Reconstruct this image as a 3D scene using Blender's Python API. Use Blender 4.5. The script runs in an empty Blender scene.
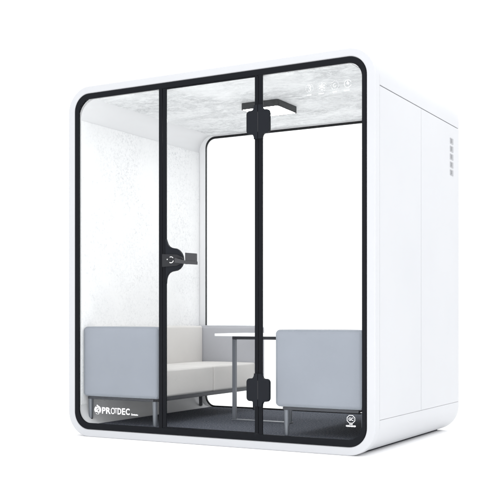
import bpy, bmesh, math, random
from mathutils import Vector
random.seed(4)
S = bpy.context.scene
C = S.collection
W, D, H = 2.183, 1.526, 2.30

# ------------------------------------------------------------------ materials
def mat(name, col=(.8, .8, .8), rough=.5, spec=.5, metal=0.0, coat=0.0):
    m = bpy.data.materials.new(name); m.use_nodes = True
    b = m.node_tree.nodes['Principled BSDF']
    b.inputs['Base Color'].default_value = (*col, 1)
    b.inputs['Roughness'].default_value = rough
    b.inputs['Specular IOR Level'].default_value = spec
    b.inputs['Metallic'].default_value = metal
    b.inputs['Coat Weight'].default_value = coat
    return m

def N(m, t, **k):
    n = m.node_tree.nodes.new(t)
    for a, v in k.items():
        setattr(n, a, v)
    return n
def L(m, a, b): m.node_tree.links.new(a, b)
def coords(m, scale=(1, 1, 1), rot=(0, 0, 0)):
    t = N(m, 'ShaderNodeTexCoord'); mp = N(m, 'ShaderNodeMapping')
    mp.inputs['Scale'].default_value = scale; mp.inputs['Rotation'].default_value = rot
    L(m, t.outputs['Object'], mp.inputs['Vector']); return mp.outputs['Vector']
def noise(m, vec, scale, detail=4, rough=.5, dist=0):
    n = N(m, 'ShaderNodeTexNoise'); n.inputs['Scale'].default_value = scale
    n.inputs['Detail'].default_value = detail; n.inputs['Roughness'].default_value = rough
    n.inputs['Distortion'].default_value = dist
    L(m, vec, n.inputs['Vector']); return n.outputs['Fac']
def ramp(m, fac, stops, interp='LINEAR'):
    r = N(m, 'ShaderNodeValToRGB'); r.color_ramp.interpolation = interp
    els = r.color_ramp.elements
    while len(els) < len(stops): els.new(.5)
    for e, (p, c) in zip(els, stops):
        e.position = p; e.color = (*c, 1) if len(c) == 3 else c
    L(m, fac, r.inputs['Fac']); return r.outputs['Color']
def g(v): return (v, v, v)
def mul(m, a, b):
    n = N(m, 'ShaderNodeMath', operation='MULTIPLY'); L(m, a, n.inputs[0]); L(m, b, n.inputs[1]); return n.outputs[0]
def mixc(m, fac, a, b):
    n = N(m, 'ShaderNodeMix', data_type='RGBA')
    L(m, fac, n.inputs['Factor'])
    for s, v in (('A', a), ('B', b)):
        i = [q for q in n.inputs if q.name == s and q.type == 'RGBA'][0]
        if isinstance(v, tuple): i.default_value = (*v, 1)
        else: L(m, v, i)
    return [q for q in n.outputs if q.type == 'RGBA'][0]
def bsdf(m): return m.node_tree.nodes['Principled BSDF']
def bump(m, h, strength, dist=.002):
    b = N(m, 'ShaderNodeBump'); b.inputs['Strength'].default_value = strength
    b.inputs['Distance'].default_value = dist
    L(m, h, b.inputs['Height']); L(m, b.outputs['Normal'], bsdf(m).inputs['Normal'])

M = {}
# powder-coated white shell: nearly even with a faint orange-peel surface
m = M['shell'] = mat('shell_white', (.45, .463, .49), .38, .3)
v = coords(m)
L(m, ramp(m, noise(m, v, 2.2, 3), [(.3, (.448, .457, .476)), (.7, (.462, .470, .488))]), bsdf(m).inputs['Base Color'])
bump(m, noise(m, v, 260, 2), .05, .0006)
M['cove'] = mat('cove_white', (.70, .70, .71), .5, .3)
M['backing'] = mat('joint_grey', (.36, .365, .38), .7, .2)
M['base'] = mat('base_dark', (.02, .022, .03), .7, .2)
m = M['frame'] = mat('frame_black', (.006, .0068, .009), .55, .08)
bump(m, noise(m, coords(m), 400, 2), .08, .0004)
M['hinge'] = mat('hinge_black', (.009, .0105, .014), .5, .10)
M['lever'] = mat('lever_metal', (.045, .046, .050), .38, .4, .3)
M['bar'] = mat('bar_metal', (.016, .017, .020), .4, .3, .2)
M['metal'] = mat('leg_metal', (.145, .155, .175), .35, .5, .3)
M['railm'] = mat('rail_metal', (.04, .042, .05), .4, .5, .3)
M['gasket'] = mat('gasket', (.004, .0045, .005), .5, .3)
M['table'] = mat('table_white', (.82, .82, .83), .4, .4)
M['decal'] = mat('decal_white', (.9, .9, .92), .6, .2)
M['vent'] = mat('vent_grey', (.33, .335, .35), .5, .3)
M['vent_hole'] = mat('vent_dark', (.20, .205, .215), .7, .2)
M['silver'] = mat('silver', (.75, .75, .75), .3, .5, .6)

# wall panel: white with clusters of fine grey speckle (printed concrete look)
m = M['wall'] = mat('concrete_print_wall', g(.8), .6, .2)
v = coords(m)
clus = ramp(m, noise(m, v, 2.6, 5, .6, .4), [(.36, g(.12)), (.62, g(1))])
fine = ramp(m, noise(m, v, 60, 9, .82, .6), [(.50, g(0)), (.68, g(1))])
soft = ramp(m, noise(m, v, 5.5, 6, .6), [(.40, g(0)), (.8, g(.30))])
c1 = mixc(m, mul(m, clus, fine), (.80, .80, .806), (.44, .45, .47))
L(m, mixc(m, soft, c1, (.66, .664, .672)), bsdf(m).inputs['Base Color'])

# ceiling: grey streaked concrete/marble print, streaks run across the booth
m = M['ceil'] = mat('marble_print_ceiling', g(.7), .6, .2)
v = coords(m, (1.0, 1.6, 1), (0, 0, math.radians(14)))
a = ramp(m, noise(m, v, 3.4, 8, .68, 1.4), [(.36, g(0)), (.50, g(.42)), (.53, g(.9)), (.56, g(.34)), (.75, g(0))])
b_ = ramp(m, noise(m, v, 26, 8, .78, .5), [(.45, g(0)), (.68, g(1))])
c_ = ramp(m, noise(m, v, 2.0, 4, .55), [(.35, g(.25)), (.66, g(1))])
c1 = mixc(m, mul(m, a, c_), (.83, .835, .84), (.42, .43, .44))
L(m, mixc(m, mul(m, b_, c_), c1, (.42, .425, .435)), bsdf(m).inputs['Base Color'])

def fabric(name, col, sc=700, var=.06, rough=.85):
    m = mat(name, col, rough, .2)
    v = coords(m)
    lo = tuple(c*(1-var) for c in col); hi = tuple(min(1, c*(1+var)) for c in col)
    f1 = noise(m, v, sc, 2, .6)
    c = ramp(m, f1, [(.3, lo), (.7, hi)])
    c2 = ramp(m, noise(m, v, 3.5, 3), [(.3, g(.94)), (.7, g(1))])
    mm = N(m, 'ShaderNodeMix', data_type='RGBA', blend_type='MULTIPLY')
    mm.inputs[0].default_value = 1
    L(m, c, mm.inputs[6]); L(m, c2, mm.inputs[7])
    L(m, mm.outputs[2], bsdf(m).inputs['Base Color'])
    bump(m, f1, .15, .001)
    bsdf(m).inputs['Sheen Weight'].default_value = .15
    return m
M['arm'] = fabric('blue_grey_upholstery', (.245, .262, .298), 500, .04, .6)
M['seat'] = fabric('light_grey_upholstery', (.66, .642, .625), 420, .07)
M['arm_rear'] = fabric('mid_grey_upholstery', (.43, .435, .465), 450, .05, .7)
M['welt'] = fabric('welt_upholstery', (.22, .24, .27), 500, .04, .6)

m = M['carpet'] = mat('carpet_charcoal', (.045, .048, .058), .95, .1)
v = coords(m)
sp = noise(m, v, 95, 5, .75); L(m, ramp(m, sp, [(.32, (.024, .028, .040)), (.53, (.080, .087, .108)), (.70, (.26, .265, .285))]), bsdf(m).inputs['Base Color'])
bump(m, sp, .6, .004)

# clear glass: sees through, small mirror share that grows at grazing angles
m = M['glass'] = bpy.data.materials.new('clear_glass'); m.use_nodes = True
nt = m.node_tree; nt.nodes.clear()
out = N(m, 'ShaderNodeOutputMaterial'); tr = N(m, 'ShaderNodeBsdfTransparent'); gl = N(m, 'ShaderNodeBsdfGlossy')
tr.inputs['Color'].default_value = (.985, .99, .99, 1); gl.inputs['Roughness'].default_value = .02
lw = N(m, 'ShaderNodeLayerWeight'); lw.inputs['Blend'].default_value = .12
mp = N(m, 'ShaderNodeMath', operation='MULTIPLY'); mp.inputs[1].default_value = .15
mx = N(m, 'ShaderNodeMixShader')
L(m, lw.outputs['Fresnel'], mp.inputs[0]); L(m, mp.outputs[0], mx.inputs['Fac'])
L(m, tr.outputs[0], mx.inputs[1]); L(m, gl.outputs[0], mx.inputs[2]); L(m, mx.outputs[0], out.inputs['Surface'])

m = M['faint'] = mat('etched_sticker', (.9, .9, .92), .7, .1)
bsdf(m).inputs['Alpha'].default_value = .34
m = M['lit'] = bpy.data.materials.new('lit_diffuser'); m.use_nodes = True
b = bsdf(m); b.inputs['Base Color'].default_value = (.9, .9, .9, 1)
b.inputs['Emission Color'].default_value = (1, .985, .96, 1); b.inputs['Emission Strength'].default_value = 38.0

M['floor'] = mat('studio_floor_white', (.97, .97, .97), .8, .1)

# ------------------------------------------------------------------ helpers
def mesh(name, verts, faces, material, parent=None, bevel=0, seg=3, smooth=False, loc=None, sub=0):
    me = bpy.data.meshes.new(name); me.from_pydata([tuple(v) for v in verts], [], faces)
    bm = bmesh.new(); bm.from_mesh(me)
    bmesh.ops.recalc_face_normals(bm, faces=bm.faces)
    bm.to_mesh(me); bm.free()
    o = bpy.data.objects.new(name, me); C.objects.link(o)
    me.materials.append(M[material] if isinstance(material, str) else material)
    if parent: o.parent = parent
    if loc: o.location = loc
    if bevel:
        mo = o.modifiers.new('bevel', 'BEVEL'); mo.width = bevel; mo.segments = seg
        mo.limit_method = 'ANGLE'; mo.angle_limit = math.radians(35)
    if smooth or bevel:
        for p in me.polygons: p.use_smooth = True
        mo = o.modifiers.new('wn', 'WEIGHTED_NORMAL'); mo.keep_sharp = True
    return o

def boxvf(x0, x1, y0, y1, z0, z1):
    v = [(x0,y0,z0),(x1,y0,z0),(x1,y1,z0),(x0,y1,z0),(x0,y0,z1),(x1,y0,z1),(x1,y1,z1),(x0,y1,z1)]
    f = [(0,3,2,1),(4,5,6,7),(0,1,5,4),(1,2,6,5),(2,3,7,6),(3,0,4,7)]
    return v, f
def join(parts):
    V, F = [], []
    for v, f in parts:
        n = len(V); V += list(v); F += [tuple(i+n for i in q) for q in f]
    return V, F
def box(name, b, material, parent=None, bevel=0, seg=3):
    v, f = boxvf(*b); return mesh(name, v, f, material, parent, bevel, seg)
def rrect(x0, x1, z0, z1, r, n=10):
    pts = []
    for cx, cz, a0 in ((x1-r, z0+r, -90), (x1-r, z1-r, 0), (x0+r, z1-r, 90), (x0+r, z0+r, 180)):
        for i in range(n+1):
            a = math.radians(a0 + 90*i/n); pts.append((cx+r*math.cos(a), cz+r*math.sin(a)))
    return pts
def rrect4(x0, x1, z0, z1, rl, rr, n=14):
    pts = []
    for cx, cz, a0, r in ((x1-rr, z0+rr, -90, rr), (x1-rr, z1-rr, 0, rr), (x0+rl, z1-rl, 90, rl), (x0+rl, z0+rl, 180, rl)):
        for i in range(n+1):
            a = math.radians(a0 + 90*i/n); pts.append((cx+r*math.cos(a), cz+r*math.sin(a)))
    return pts
def ringvf(po, pi, y0, y1):
    n = len(po)
    V = [(x,y0,z) for x,z in po]+[(x,y0,z) for x,z in pi]+[(x,y1,z) for x,z in po]+[(x,y1,z) for x,z in pi]
    F = []
    for i in range(n):
        j = (i+1) % n
        F += [(i,j,n+j,n+i), (2*n+j,2*n+i,3*n+i,3*n+j), (j,i,2*n+i,2*n+j), (n+i,n+j,3*n+j,3*n+i)]
    return V, F
def prismvf(poly, y0, y1):
    n = len(poly)
    V = [(x,y0,z) for x,z in poly]+[(x,y1,z) for x,z in poly]
    F = [tuple(range(n)), tuple(range(2*n-1, n-1, -1))]+[(i, (i+1)%n, n+(i+1)%n, n+i) for i in range(n)]
    return V, F
def strip(path_o, path_i, y0, y1):      # open thick strip from matched outer/inner paths
    n = len(path_o)
    V = [(x,y0,z) for x,z in path_o]+[(x,y0,z) for x,z in path_i]+[(x,y1,z) for x,z in path_o]+[(x,y1,z) for x,z in path_i]
    F = [(0, n, 3*n, 2*n), (n-1, 2*n-1, 4*n-1, 3*n-1)]
    for i in range(n-1):
        j = i+1
        F += [(i,j,n+j,n+i), (2*n+j,2*n+i,3*n+i,3*n+j), (j,i,2*n+i,2*n+j), (n+i,n+j,3*n+j,3*n+i)]
    return V, F
def frustum(x, y, z0, z1, r0, r1, n=20, dx=0, dy=0):
    V = [(x+dx+r0*math.cos(2*math.pi*i/n), y+dy+r0*math.sin(2*math.pi*i/n), z0) for i in range(n)]
    V += [(x+r1*math.cos(2*math.pi*i/n), y+r1*math.sin(2*math.pi*i/n), z1) for i in range(n)]
    return V, [tuple(range(n-1,-1,-1)), tuple(range(n, 2*n))]+[(i,(i+1)%n,n+(i+1)%n,n+i) for i in range(n)]
def empty(name, loc, label, cat, group=None):
    o = bpy.data.objects.new(name, None); C.objects.link(o); o.location = (0, 0, 0)
    o.empty_display_size = .1
    o['label'] = label; o['category'] = cat
    if group: o['group'] = group
    return o

# ------------------------------------------------------------------ setting
fl = mesh('floor', [(-60,-60,0),(60,-60,0),(60,60,0),(-60,60,0)], [(0,1,2,3)], 'floor')
fl['kind'] = 'structure'

# ------------------------------------------------------------------ the booth
B = empty('office_booth', (W/2, D/2, 0), 'white soundproof office booth with rounded corners, black framed glass front and a logo', 'booth')
R_OUT = .170
# front frame ring (white), black front frame sits inside it
v, f = ringvf(rrect(0, W, .0006, H, .168, 16), rrect(.054, 2.129, .049, 2.252, .112, 16), 0, .066)
mesh('front_surround', v, f, 'shell', B, .006, 3)
# shell behind the ring: top cover, bottom cover and side panels with open joints
def cover(top, inset):
    zc, sgn = (H - R_OUT, 1) if top else (R_OUT+.0045, -1)
    ze = 2.0875 if top else .2022
    x0, x1, rr = inset, W-inset, R_OUT-inset
    P = [(x0, ze)]
    for i in range(15):
        a = math.radians(180 - 90*i/14); P.append((R_OUT+rr*math.cos(a), zc+sgn*rr*math.sin(a)))
    for i in range(15):
        a = math.radians(90 - 90*i/14); P.append((W-R_OUT+rr*math.cos(a), zc+sgn*rr*math.sin(a)))
    P.append((x1, ze)); return P
for top, nm in ((True, 'top_cover'), (False, 'bottom_cover')):
    v, f = strip(cover(top, .0015), cover(top, .022), .067, D)
    mesh(nm, v, f, 'shell', B, .0012, 1)
for sx in (0, 1):
    xa, xb = (.0015, .022) if sx == 0 else (W-.022, W-.0015)
    for y0, y1 in ((.067, .7535), (.7565, D)):
        box('side_panel', (xa, xb, y0, y1, .2035, 2.0825), 'shell', B, .0008, 1)
v, f = ringvf(rrect(.0225, W-.0225, .0275, H-.0225, .148, 12), rrect(.05, W-.05, .05, H-.05, .13, 12), .068, D-.001)
mesh('inner_core', v, f, 'backing', B)
# vents: five small slots near the rear top of the right side
for i in range(5):
    zt = 1.995 - .0535*i
    v1 = boxvf(W-.0016, W+.0015, 1.333, 1.399, zt-.038, zt)
    s_ = mesh('vent', *v1, 'vent', B, .001, 1)
    vv = join([boxvf(W+.0014, W+.0022, 1.340+.018*k, 1.351+.018*k, zt-.033, zt-.005) for k in range(2)])
    mesh('vent_slot', *vv, 'vent_hole', s_)
# base
box('base_plate', (.139, W-.139, .07, D-.05, .0003, .0057), 'base', B)
# liner: rounded tube inside
LX0, LX1, LZ0, LZ1, LR = .086, 2.097, .077, 2.2165, .128
v, f = ringvf(rrect4(LX0, LX1, LZ0, LZ1, LR, .075), rrect4(LX0-.03, LX1+.03, LZ0-.03, LZ1+.03, LR+.03, .105), .0225, 1.486)
mesh('liner', v, f, 'cove', B, smooth=True)
for xa, xb in ((LX0, LX0+.004), (LX1-.004, LX1)):
    box('wall_panel', (xa, xb, .024, 1.482, LZ0+LR, LZ1-LR+(.002 if xa > 1 else 0)), 'wall', B, .001, 1)
box('ceiling_panel', (LX0+LR-.006, LX1-.069, .024, 1.482, LZ1-.004, LZ1), 'ceil', B, .001, 1)
box('carpet', (LX0+LR-.012, LX1-.063, .024, 1.474, LZ0, LZ0+.007), 'carpet', B, .002, 1)
# rear surround, rear frame and rear glass
v, f = ringvf(rrect(.0505, W-.0505, .0505, H-.0505, .130, 14), rrect(.146, W-.146, .081, 2.206, .085, 14), 1.4865, D-.004)
mesh('rear_surround', v, f, 'cove', B, .004, 2)
v, f = ringvf(rrect(.146, W-.146, .081, 2.206, .085, 14), rrect(.154, W-.154, .094, 2.189, .077, 14), 1.484, 1.492)
mesh('rear_frame', v, f, 'gasket', B)
v, f = prismvf(rrect(.147, W-.147, .082, 2.205, .084, 14), 1.4925, 1.498)
mesh('rear_glass', v, f, 'glass', B)

# black front frame with its fixed mullions
XL, XR, ZB, ZT = .056, 2.127, .051, 2.250
v1 = ringvf(rrect(XL, XR, ZB, ZT, .110, 16), rrect(.089, 2.102,   .090, 2.2160, .088, 16), -.003, .012)
v2 = boxvf(.727, .7525, -.002, .011, .089, 2.2170)
v3 = boxvf(1.4425, 1.467, -.002, .011, .089, 2.2170)
FF = mesh('front_frame', *join([v1, v2, v3]), 'frame', B, .002, 2)
DR = mesh('door', *join([boxvf(.7565, .782, -.001, .0105, .0915, 2.2145), boxvf(1.416, 1.4395, -.001, .0105, .0915, 2.2145),
                         boxvf(.782, 1.416, -.001, .0105, .0915, .0985), boxvf(.782, 1.416, -.001, .0105, 2.2090, 2.2145)]), 'frame', B, .0015, 2)
GY0, GY1 = .0125, .0185
GLF = box('glass_pane', (.080, .728, GY0, GY1, .085, 2.215), 'glass', B)
# round the outer corners of the fixed panes by building them as shaped prisms
def pane(x0, x1, left):
    R = rrect(x0, x1, .082, 2.222, .075, 10)
    if left:  pts = [p for p in R if p[0] < (x0+x1)/2]; pts = [(x1, .082), ] + [(x1, 2.222)] + pts
    else:     pts = [p for p in R if p[0] > (x0+x1)/2]; pts = pts + [(x0, 2.222), (x0, .082)]
    return prismvf(pts, GY0, GY1)
bpy.data.objects.remove(GLF)
GL = mesh('glass_pane', *pane(.084, .730, True), 'glass', B)
GD = box('glass_pane', (.778, 1.420, GY0, GY1, .094, 2.213), 'glass', DR)
GR = mesh('glass_pane', *pane(1.464, 2.107, False), 'glass', B)

# hinges: square blocks with flared necks, two leaves each
def hinge(z0, z1):
    cx, hw, r, nk = 1.441, .076, .022, .0245
    def half(s):
        P = [(0, z0-.030), (nk, z0-.030)]
        for i in range(6):
            a = i/5*math.pi/2; P.append((nk+.018*(1-math.cos(a)), z0-.030+.030*math.sin(a)))
        for i in range(6):
            a = math.radians(-90+90*i/5); P.append((hw-r+r*math.cos(a), z0+r+r*math.sin(a)))
        for i in range(6):
            a = math.radians(90*i/5); P.append((hw-r+r*math.cos(a), z1-r+r*math.sin(a)))
        for i in range(6):
            a = (1-i/5)*math.pi/2; P.append((nk+.018*(1-math.cos(a)), z1+.030-.030*math.sin(a)))
        P += [(nk, z1+.030), (0, z1+.030)]
        return [(cx+s*(.0012+x), z) for x, z in P]
    h = mesh('hinge', *join([prismvf(half(1), -.011, .0122), prismvf(half(-1), -.011, .0122)]), 'hinge', DR, .0025, 2)
    mesh('hinge_pin', *boxvf(cx-.0011, cx+.0011, -.0095, .01, z0+.012, z1-.012), 'lever', h)
hinge(1.868, 2.010); hinge(.284, .419)

# door handle: lobed plate, lock bar and lever
P = [(.7815,.992),(.7815,1.000),(.785,1.022),(.793,1.043),(.806,1.058),(.825,1.067),(.845,1.070),(.864,1.073),(.884,1.083),(.899,1.098),
     (.909,1.118),(.911,1.140),(.907,1.162),(.897,1.182),(.881,1.199),(.861,1.210),(.840,1.213),(.822,1.217),(.806,1.226),(.794,1.241),(.786,1.260),(.7815,1.274)]
HP = mesh('handle_plate', *prismvf(P, -.008, .0122), 'hinge', DR, .002, 2)
mesh('lock_bar', *prismvf([(.760,1.097),(.760,1.178),(.87,1.172),(.905,1.157),(.918,1.142),(.918,1.128),(.905,1.115),(.87,1.102)], -.014, -.0075), 'bar', HP, .002, 2)
# lever: neck leads out to a square grip
V = [(.868,-.035,1.120),(.868,-.035,1.150),(.868,-.0175,1.150),(.868,-.0175,1.120),
     (.928,-.032,1.113),(.928,-.032,1.134),(.928,-.020,1.134),(.928,-.020,1.113),
     (.955,-.038,1.108),(.955,-.038,1.130),(.955,-.018,1.130),(.955,-.018,1.108)]
F = [(0,1,2,3),(8,11,10,9)]
for k in (0, 4):
    for i in range(4):
        j = (i+1) % 4; F.append((k+i, k+4+i, k+4+j, k+j))
lev = join([(V, F), prismvf([(.946,1.110),(1.026,1.104),(1.026,1.124),(.946,1.130)], -.040, -.016),
            prismvf([(.944,1.122),(1.026,1.118),(1.026,1.172),(.944,1.180)], -.034, -.022)])
mesh('lever', *lev, 'lever', HP, .002, 2)
# keyhole with bright turned edge
def arc(cx, cz, r0, r1, a0, a1, n=10):
    po = [(cx+r1*math.cos(math.radians(a0+(a1-a0)*i/n)), cz+r1*math.sin(math.radians(a0+(a1-a0)*i/n))) for i in range(n+1)]
    pi = [(cx+r0*math.cos(math.radians(a0+(a1-a0)*i/n)), cz+r0*math.sin(math.radians(a0+(a1-a0)*i/n))) for i in range(n+1)]
    return po, pi
kh = join([strip(*arc(.828, 1.140, .0165, .021, 35, 120), -.0152, -.0138), strip(*arc(.828, 1.140, .016, .021, 235, 345), -.0152, -.0138),
           prismvf([(.797,1.140),(.803,1.140),(.803,1.147),(.797,1.147)], -.0152, -.0138)])
mesh('keyhole', *kh, 'silver', HP)

# ------------------------------------------------------------------ writing on the glass
DY0, DY1 = .0112, .0124
def glyphs(name, items, parent):
    """each item: string, x0, x1, baseline z, height, boldness - fitted to that box"""
    bm = bmesh.new()
    for st, x0, x1, z, hgt, bold in items:
        cu = bpy.data.curves.new(name, 'FONT'); cu.body = st; cu.size = .06; cu.offset = bold*.6; cu.extrude = .0005; cu.resolution_u = 3
        t = bpy.data.objects.new(name, cu); C.objects.link(t)
        bpy.context.view_layer.update()
        me = bpy.data.meshes.new_from_object(t.evaluated_get(bpy.context.evaluated_depsgraph_get()))
        bpy.data.objects.remove(t)
        xs = [v.co.x for v in me.vertices]; ys = [v.co.y for v in me.vertices]
        for v in me.vertices:
            a, b, c = v.co
            v.co = (x0+(a-min(xs))/(max(xs)-min(xs))*(x1-x0), DY0+.0006-c, z+(b-min(ys))/(max(ys)-min(ys))*hgt)
        bm.from_mesh(me); bpy.data.meshes.remove(me)
    me = bpy.data.meshes.new(name); bm.to_mesh(me); bm.free(); me.materials.append(M['decal'])
    o = bpy.data.objects.new(name, me); C.objects.link(o); o.parent = parent; return o
LZ = .1560
glyphs('logo_text', [('P', 0.2700, 0.2990, LZ, .0415, 0.0022),
    ('R', 0.3030, 0.3400, LZ, .0415, 0.0022),
    ('O', 0.3420, 0.3740, LZ, .0415, 0.0),
    ('T', 0.3720, 0.3930, LZ+.006, .034, 0.0),
    ('D', 0.3960, 0.4250, LZ, .0415, 0.0022),
    ('E', 0.4310, 0.4560, LZ, .0415, 0.0022),
    ('C', 0.4610, 0.4920, LZ, .0415, 0.0022)], GL)
sm = join([prismvf([(x, LZ-.001+.001*(i%2)), (x+w, LZ-.001), (x+w, LZ+h), (x, LZ+h-.002*(i%2))], DY0, DY1) for i, (x, w, h) in enumerate(
    [(.506,.006,.011),(.514,.004,.007),(.5205,.005,.008),(.528,.003,.009),(.533,.006,.007),(.541,.003,.008),(.546,.005,.008),(.553,.004,.006)])])
mesh('small_print', *sm, 'decal', GL)
# round emblem beside the name: a knot of lobes around two gaps
ex, ez = 0.2340, .1790
em = join([strip(*arc(ex, ez, .011, .026, 95, 300), DY0, DY1), strip(*arc(ex+.002, ez, .013, .026, -50, 80), DY0, DY1),
           prismvf([(ex-.010,ez-.003),(ex+.005,ez+.009),(ex+.010,ez+.004),(ex-.004,ez-.010)], DY0, DY1),
           prismvf([(ex-.013,ez+.020),(ex-.004,ez+.033),(ex+.009,ez+.024),(ex+.003,ez+.016)], DY0, DY1),
           prismvf([(ex-.024,ez-.013),(ex-.010,ez-.028),(ex+.012,ez-.028),(ex+.008,ez-.020)], DY0, DY1)])
mesh('logo_emblem', *em, 'decal', GL)
# certificate badge low on the right pane
bx, bz = 2.030, .2065
oct_o = [(bx+.027*math.cos(math.radians(22.5+45*i)), bz+.025*math.sin(math.radians(22.5+45*i))) for i in range(8)]
oct_i = [(bx+.0242*math.cos(math.radians(22.5+45*i)), bz+.0222*math.sin(math.radians(22.5+45*i))) for i in range(8)]
bd = join([ringvf(oct_o, oct_i, DY0, DY1), boxvf(bx-.010, bx+.010, DY0, DY1, bz-.030, bz-.0265)])
bo = mesh('badge', *bd, 'decal', GR)
glyphs('badge_letters', [('GC', bx-.0145, bx+.0145, bz-.008, .017, .0008)], GR)
mesh('badge_caption', *join([boxvf(bx-.030+.0066*i, bx-.030+.0066*i+(.0058 if i % 3 else .0042), DY0, DY1, bz-.0425-.0008*(i % 2), bz-.0345) for i in range(9)]), 'decal', GR)
# four white pictogram stickers high on the right pane
def dots(cx, cz, r, n, s, ph=0):
    return [boxvf(cx+r*math.cos(2*math.pi*i/n+ph)-s, cx+r*math.cos(2*math.pi*i/n+ph)+s, DY0, DY1, cz+r*math.sin(2*math.pi*i/n+ph)-s, cz+r*math.sin(2*math.pi*i/n+ph)+s) for i in range(n)]
def bar(cx, cz, ang, l0, l1, w):
    c, s = math.cos(math.radians(ang)), math.sin(math.radians(ang))
    return prismvf([(cx+l0*c+w*s, cz+l0*s-w*c), (cx+l1*c+w*s, cz+l1*s-w*c), (cx+l1*c-w*s, cz+l1*s+w*c), (cx+l0*c-w*s, cz+l0*s+w*c)], DY0, DY1)
def under(cx, cz, w=.022): return [boxvf(cx-w+.009*i, cx-w+.009*i+.0065, DY0, DY1, cz-.041, cz-.035) for i in range(int(2*w/.009))]
zi = 2.102
def sticker(parts): mesh('sticker', *join(parts), 'faint', GR)
x = 1.770; sticker([strip(*arc(x, zi+.010, .006, .010, -100, 150), DY0, DY1), strip(*arc(x, zi-.008, .006, .010, -150, 100), DY0, DY1)]+dots(x, zi, .024, 16, .0014)+under(x, zi, .014))
x = 1.850; sticker([bar(x, zi, 60*i+k, -.0, .020, .0022) for i in range(6) for k in (30,)]+[bar(x+.013*math.cos(math.radians(60*i+30)), zi+.013*math.sin(math.radians(60*i+30)), 60*i+30+k, 0, .007, .0014) for i in range(6) for k in (-50, 50)]+dots(x, zi, .027, 18, .0013)+under(x, zi))
x = 1.930; sticker(dots(x, zi, .024, 16, .0016)+[strip(*arc(x, zi, .008, .011, 60, 330), DY0, DY1)]+under(x, zi, .014))
x = 2.010; sticker([strip(*arc(x, zi, .020, .0225, 20, 340, 20), DY0, DY1), bar(x, zi, 90, -.004, .016, .003), bar(x, zi+.004, 0, -.009, .009, .002), bar(x, zi-.006, 30, -.0, .010, .0015)]+under(x, zi))

# ------------------------------------------------------------------ ceiling lamp
T = empty('ceiling_lamp', (0,0,0), 'flat square lit lamp with charcoal rim fixed under the booth ceiling', 'lamp')
lx0, lx1, ly0, ly1, lz0, lz1 = .982, 1.262, .588, .872, 2.168, 2.2125
def rxy(x0, x1, y0, y1, r, n=4):
    return rrect(x0, x1, y0, y1, r, n)
po, pi = rxy(lx0, lx1, ly0, ly1, .016), rxy(lx0+.006, lx1-.006, ly0+.006, ly1-.006, .012)
v, f = ringvf(po, pi, lz0, lz1); v = [(a, c, b) for a, b, c in v]
mesh('housing', v, f, mat('lamp_rim', (.035, .036, .038), .5, .3), T)
box('diffuser', (lx0+.006, lx1-.006, ly0+.006, ly1-.006, lz0+.003, lz0+.010), 'lit', T)

# ------------------------------------------------------------------ sofas
def cushvf(x0, x1, y0, y1, z0, z1, puff, r=.02):
    """box with truly rounded edges (radius r) and gently crowned faces"""
    K, Mi = 6, 12
    bm = bmesh.new(); bmesh.ops.create_cube(bm, size=1)
    n = 2*K+Mi
    bmesh.ops.subdivide_edges(bm, edges=bm.edges[:], cuts=n-1, use_grid_fill=True)
    bm.verts.index_update()
    lo, hi = (x0, y0, z0), (x1, y1, z1)
    def remap(t, a, b):                      # t 0..1 -> a..b, K fine cells in each rounded zone
        k = t*n
        if k <= K: return a + r*(1-math.tan(math.radians(45*(1-k/K))))
        if k >= n-K: return b - r*(1-math.tan(math.radians(45*(1-(n-k)/K))))
        return a+r+(b-a-2*r)*(k-K)/Mi
    V = []
    for w in bm.verts:
        t = [w.co[q]+.5 for q in range(3)]
        t = [round(q*n)/n for q in t]
        p = [remap(t[q], lo[q], hi[q]) for q in range(3)]
        c = [min(max(p[q], lo[q]+r), hi[q]-r) for q in range(3)]
        d = Vector([p[q]-c[q] for q in range(3)])
        if d.length > 1e-9: d = d.normalized()*r
        v = Vector(c)+d
        u = [2*q-1 for q in t]
        f = [1-abs((v[q]-(lo[q]+hi[q])/2)/((hi[q]-lo[q])/2))**4 for q in range(3)]
        nn = d.normalized() if d.length > 1e-9 else Vector()
        v.x += puff[0]*f[1]*f[2]*nn.x; v.y += puff[1]*f[0]*f[2]*nn.y; v.z += puff[2]*f[0]*f[1]*nn.z
        V.append(tuple(v))
    F = [tuple(w.index for w in fc.verts) for fc in bm.faces]
    bm.free(); return V, F

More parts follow.
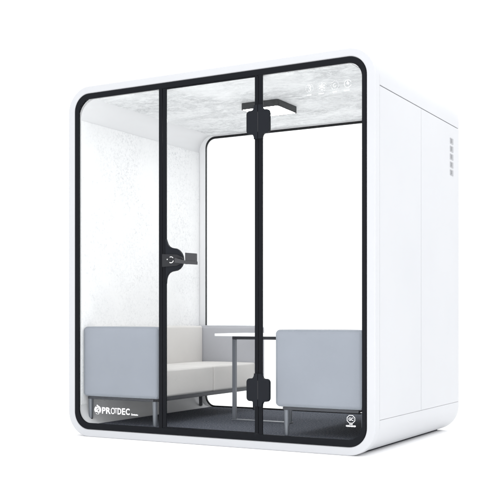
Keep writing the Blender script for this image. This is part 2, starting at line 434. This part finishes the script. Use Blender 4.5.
def sofa(x_wall, x_end, label, wall_side):
    """wall_side -1: back stands against the left wall, +1: against the right wall"""
    s = -wall_side                       # direction from wall into the room
    wdt = abs(x_end-x_wall)
    X = lambda d: x_wall + s*d           # d: distance from the wall
    def rng(d0, d1): return tuple(sorted((X(d0), X(d1))))
    o = empty('sofa', (X(wdt/2), .75, .084), label, 'sofa', 'two seat sofas facing each other in the booth')
    zb, zt = .262 if wall_side < 0 else .255, .722 if wall_side < 0 else .709
    for y0, y1 in ((.036, .126), (1.375, 1.463)):
        a, b = rng(0, wdt)
        ar = mesh('arm', *cushvf(a, b, y0, y1, zb, zt, (.001, .003, .002), .024), 'arm' if y0 < 1 else 'arm_rear', o, smooth=True)
        # welt seam just inside the top edge
        po, pi = rrect(a+.005, b-.005, zb+.005, zt-.005, .020, 8), rrect(a+.0085, b-.0085, zb+.0085, zt-.0085, .0165, 8)
        mesh('welt', *ringvf(po, pi, y0+.0052, y0+.0095), 'welt' if y0 < 1 else 'arm_rear', ar)
    a, b = rng(0, .100)
    mesh('backrest', *cushvf(a, b, .1275, 1.3735, zb, zt-.002, (.003, .0, .003), .016), 'seat', o, smooth=True)
    sd = wdt-.035
    for y0, y1 in ((.128, .770), (.773, 1.373)):
        a, b = rng(.1015, sd)
        mesh('seat_cushion', *cushvf(a, b, y0, y1, .268, .444, (.004, .0, .008), .013), 'seat', o, smooth=True)
    # steel frame under the seat
    a, b = rng(.03, wdt-.045)
    fr = join([boxvf(a, b, .05, .075, zb-.018, zb-.001), boxvf(a, b, 1.42, 1.445, zb-.024, zb-.001),
               boxvf(*rng(wdt-.070, wdt-.045), .0755, 1.4195, .240, .2675), boxvf(*rng(.03, .055), .0755, 1.4195, .240, .261)])
    mesh('frame', *fr, 'railm', o, .002, 2)
    for d, y, dx in ((.028 if wall_side < 0 else .010, .085, 0), (wdt-.055, .085, 0), (.060, 1.405, 0), (wdt-.060, 1.405, 0)):
        zf = .084 if d > .1 else (.112 if y < 1 else .1)
        k = 'metal' if y < 1 else 'railm'
        lg = mesh('leg', *frustum(X(d), y, zf, zb-.0185, .0135, .018, 22), k, o, .001, 1)
        mesh('foot_pad', *frustum(X(d), y, zf-.004, zf-.0002, .0125, .0125, 16), 'gasket', lg)
    return o
sofa(.0925, .694, 'blue grey two seat sofa along the left wall with its light seat cushions in view', -1)
sofa(2.090, 1.531, 'right hand sofa, only the blue grey outer side of its front arm in view', 1)

# ------------------------------------------------------------------ table
T = empty('table', (1.09, .7, .084), 'small white topped table with slim grey steel frame standing between the two sofas', 'table')
tx0, tx1, ty0, ty1 = .806, 1.375, .53, .93
v, f = prismvf(rrect(tx0, tx1, ty0, ty1, .015, 4), .657, .675); v = [(a, c, b) for a, b, c in v]
mesh('tabletop', v, f, 'table', T, .002, 2)
mesh('rail', *join([boxvf(.868, 1.313, .668, .694, .634, .6565), boxvf(.868, .890, .6945, .90, .640, .6565),
                    boxvf(1.291, 1.313, .6945, .90, .640, .6565)]), 'railm', T, .0015, 1)
for xx in (.868, 1.289):
    box('leg', (xx, xx+.024, .669, .693, .0925, .6335), 'metal', T, .0015, 2)
mesh('foot_bar', *join([boxvf(.866, 1.315, .660, .702, .0845, .092)]), 'metal', T, .001, 1)

# ------------------------------------------------------------------ light
w = bpy.data.worlds.new('World'); S.world = w; w.use_nodes = True
bg = w.node_tree.nodes['Background']; bg.inputs['Color'].default_value = (.985, .99, 1, 1); bg.inputs['Strength'].default_value = 1.38
def area(name, loc, target, sx, sy, power, col=(1, 1, 1)):
    l = bpy.data.lights.new(name, 'AREA'); l.shape = 'RECTANGLE'; l.size = sx; l.size_y = sy; l.energy = power; l.color = col
    o = bpy.data.objects.new(name, l); C.objects.link(o); o.location = loc
    o.rotation_euler = (Vector(target)-Vector(loc)).to_track_quat('-Z', 'Y').to_euler()
    o['kind'] = 'structure'
    return o
area('fill_overhead', (1.5, -.3, 6.5), (1.3, .6, 0), 6, 6, 240)  # added fill lamp, no real source; burns the floor out to white
area('softbox_side', (7.0, 1.2, 5.2), (2, .9, 1.9), 3, 3, 130)
area('fill_front', (3.0, -6.6, .95), (1.2, .8, .9), 4, 1.7, 160)  # made-up low fill, brightens the interior and the space under the sofas

# ------------------------------------------------------------------ camera
cam = bpy.data.cameras.new('camera'); co = bpy.data.objects.new('camera', cam); C.objects.link(co)
co.location = (4.236, -5.0748, .769); co.rotation_euler = (math.pi/2, 0, math.asin(.49))
cam.sensor_width = 36; cam.lens = 978/500*36; cam.shift_y = 69.5/500; cam.clip_end = 400; cam.clip_start = .05
S.camera = co
S.view_settings.view_transform = 'Standard'; S.view_settings.look = 'None'
S.view_settings.exposure = 0; S.view_settings.gamma = 1
S.cycles.transparent_max_bounces = 24; S.cycles.max_bounces = 14; S.cycles.diffuse_bounces = 8
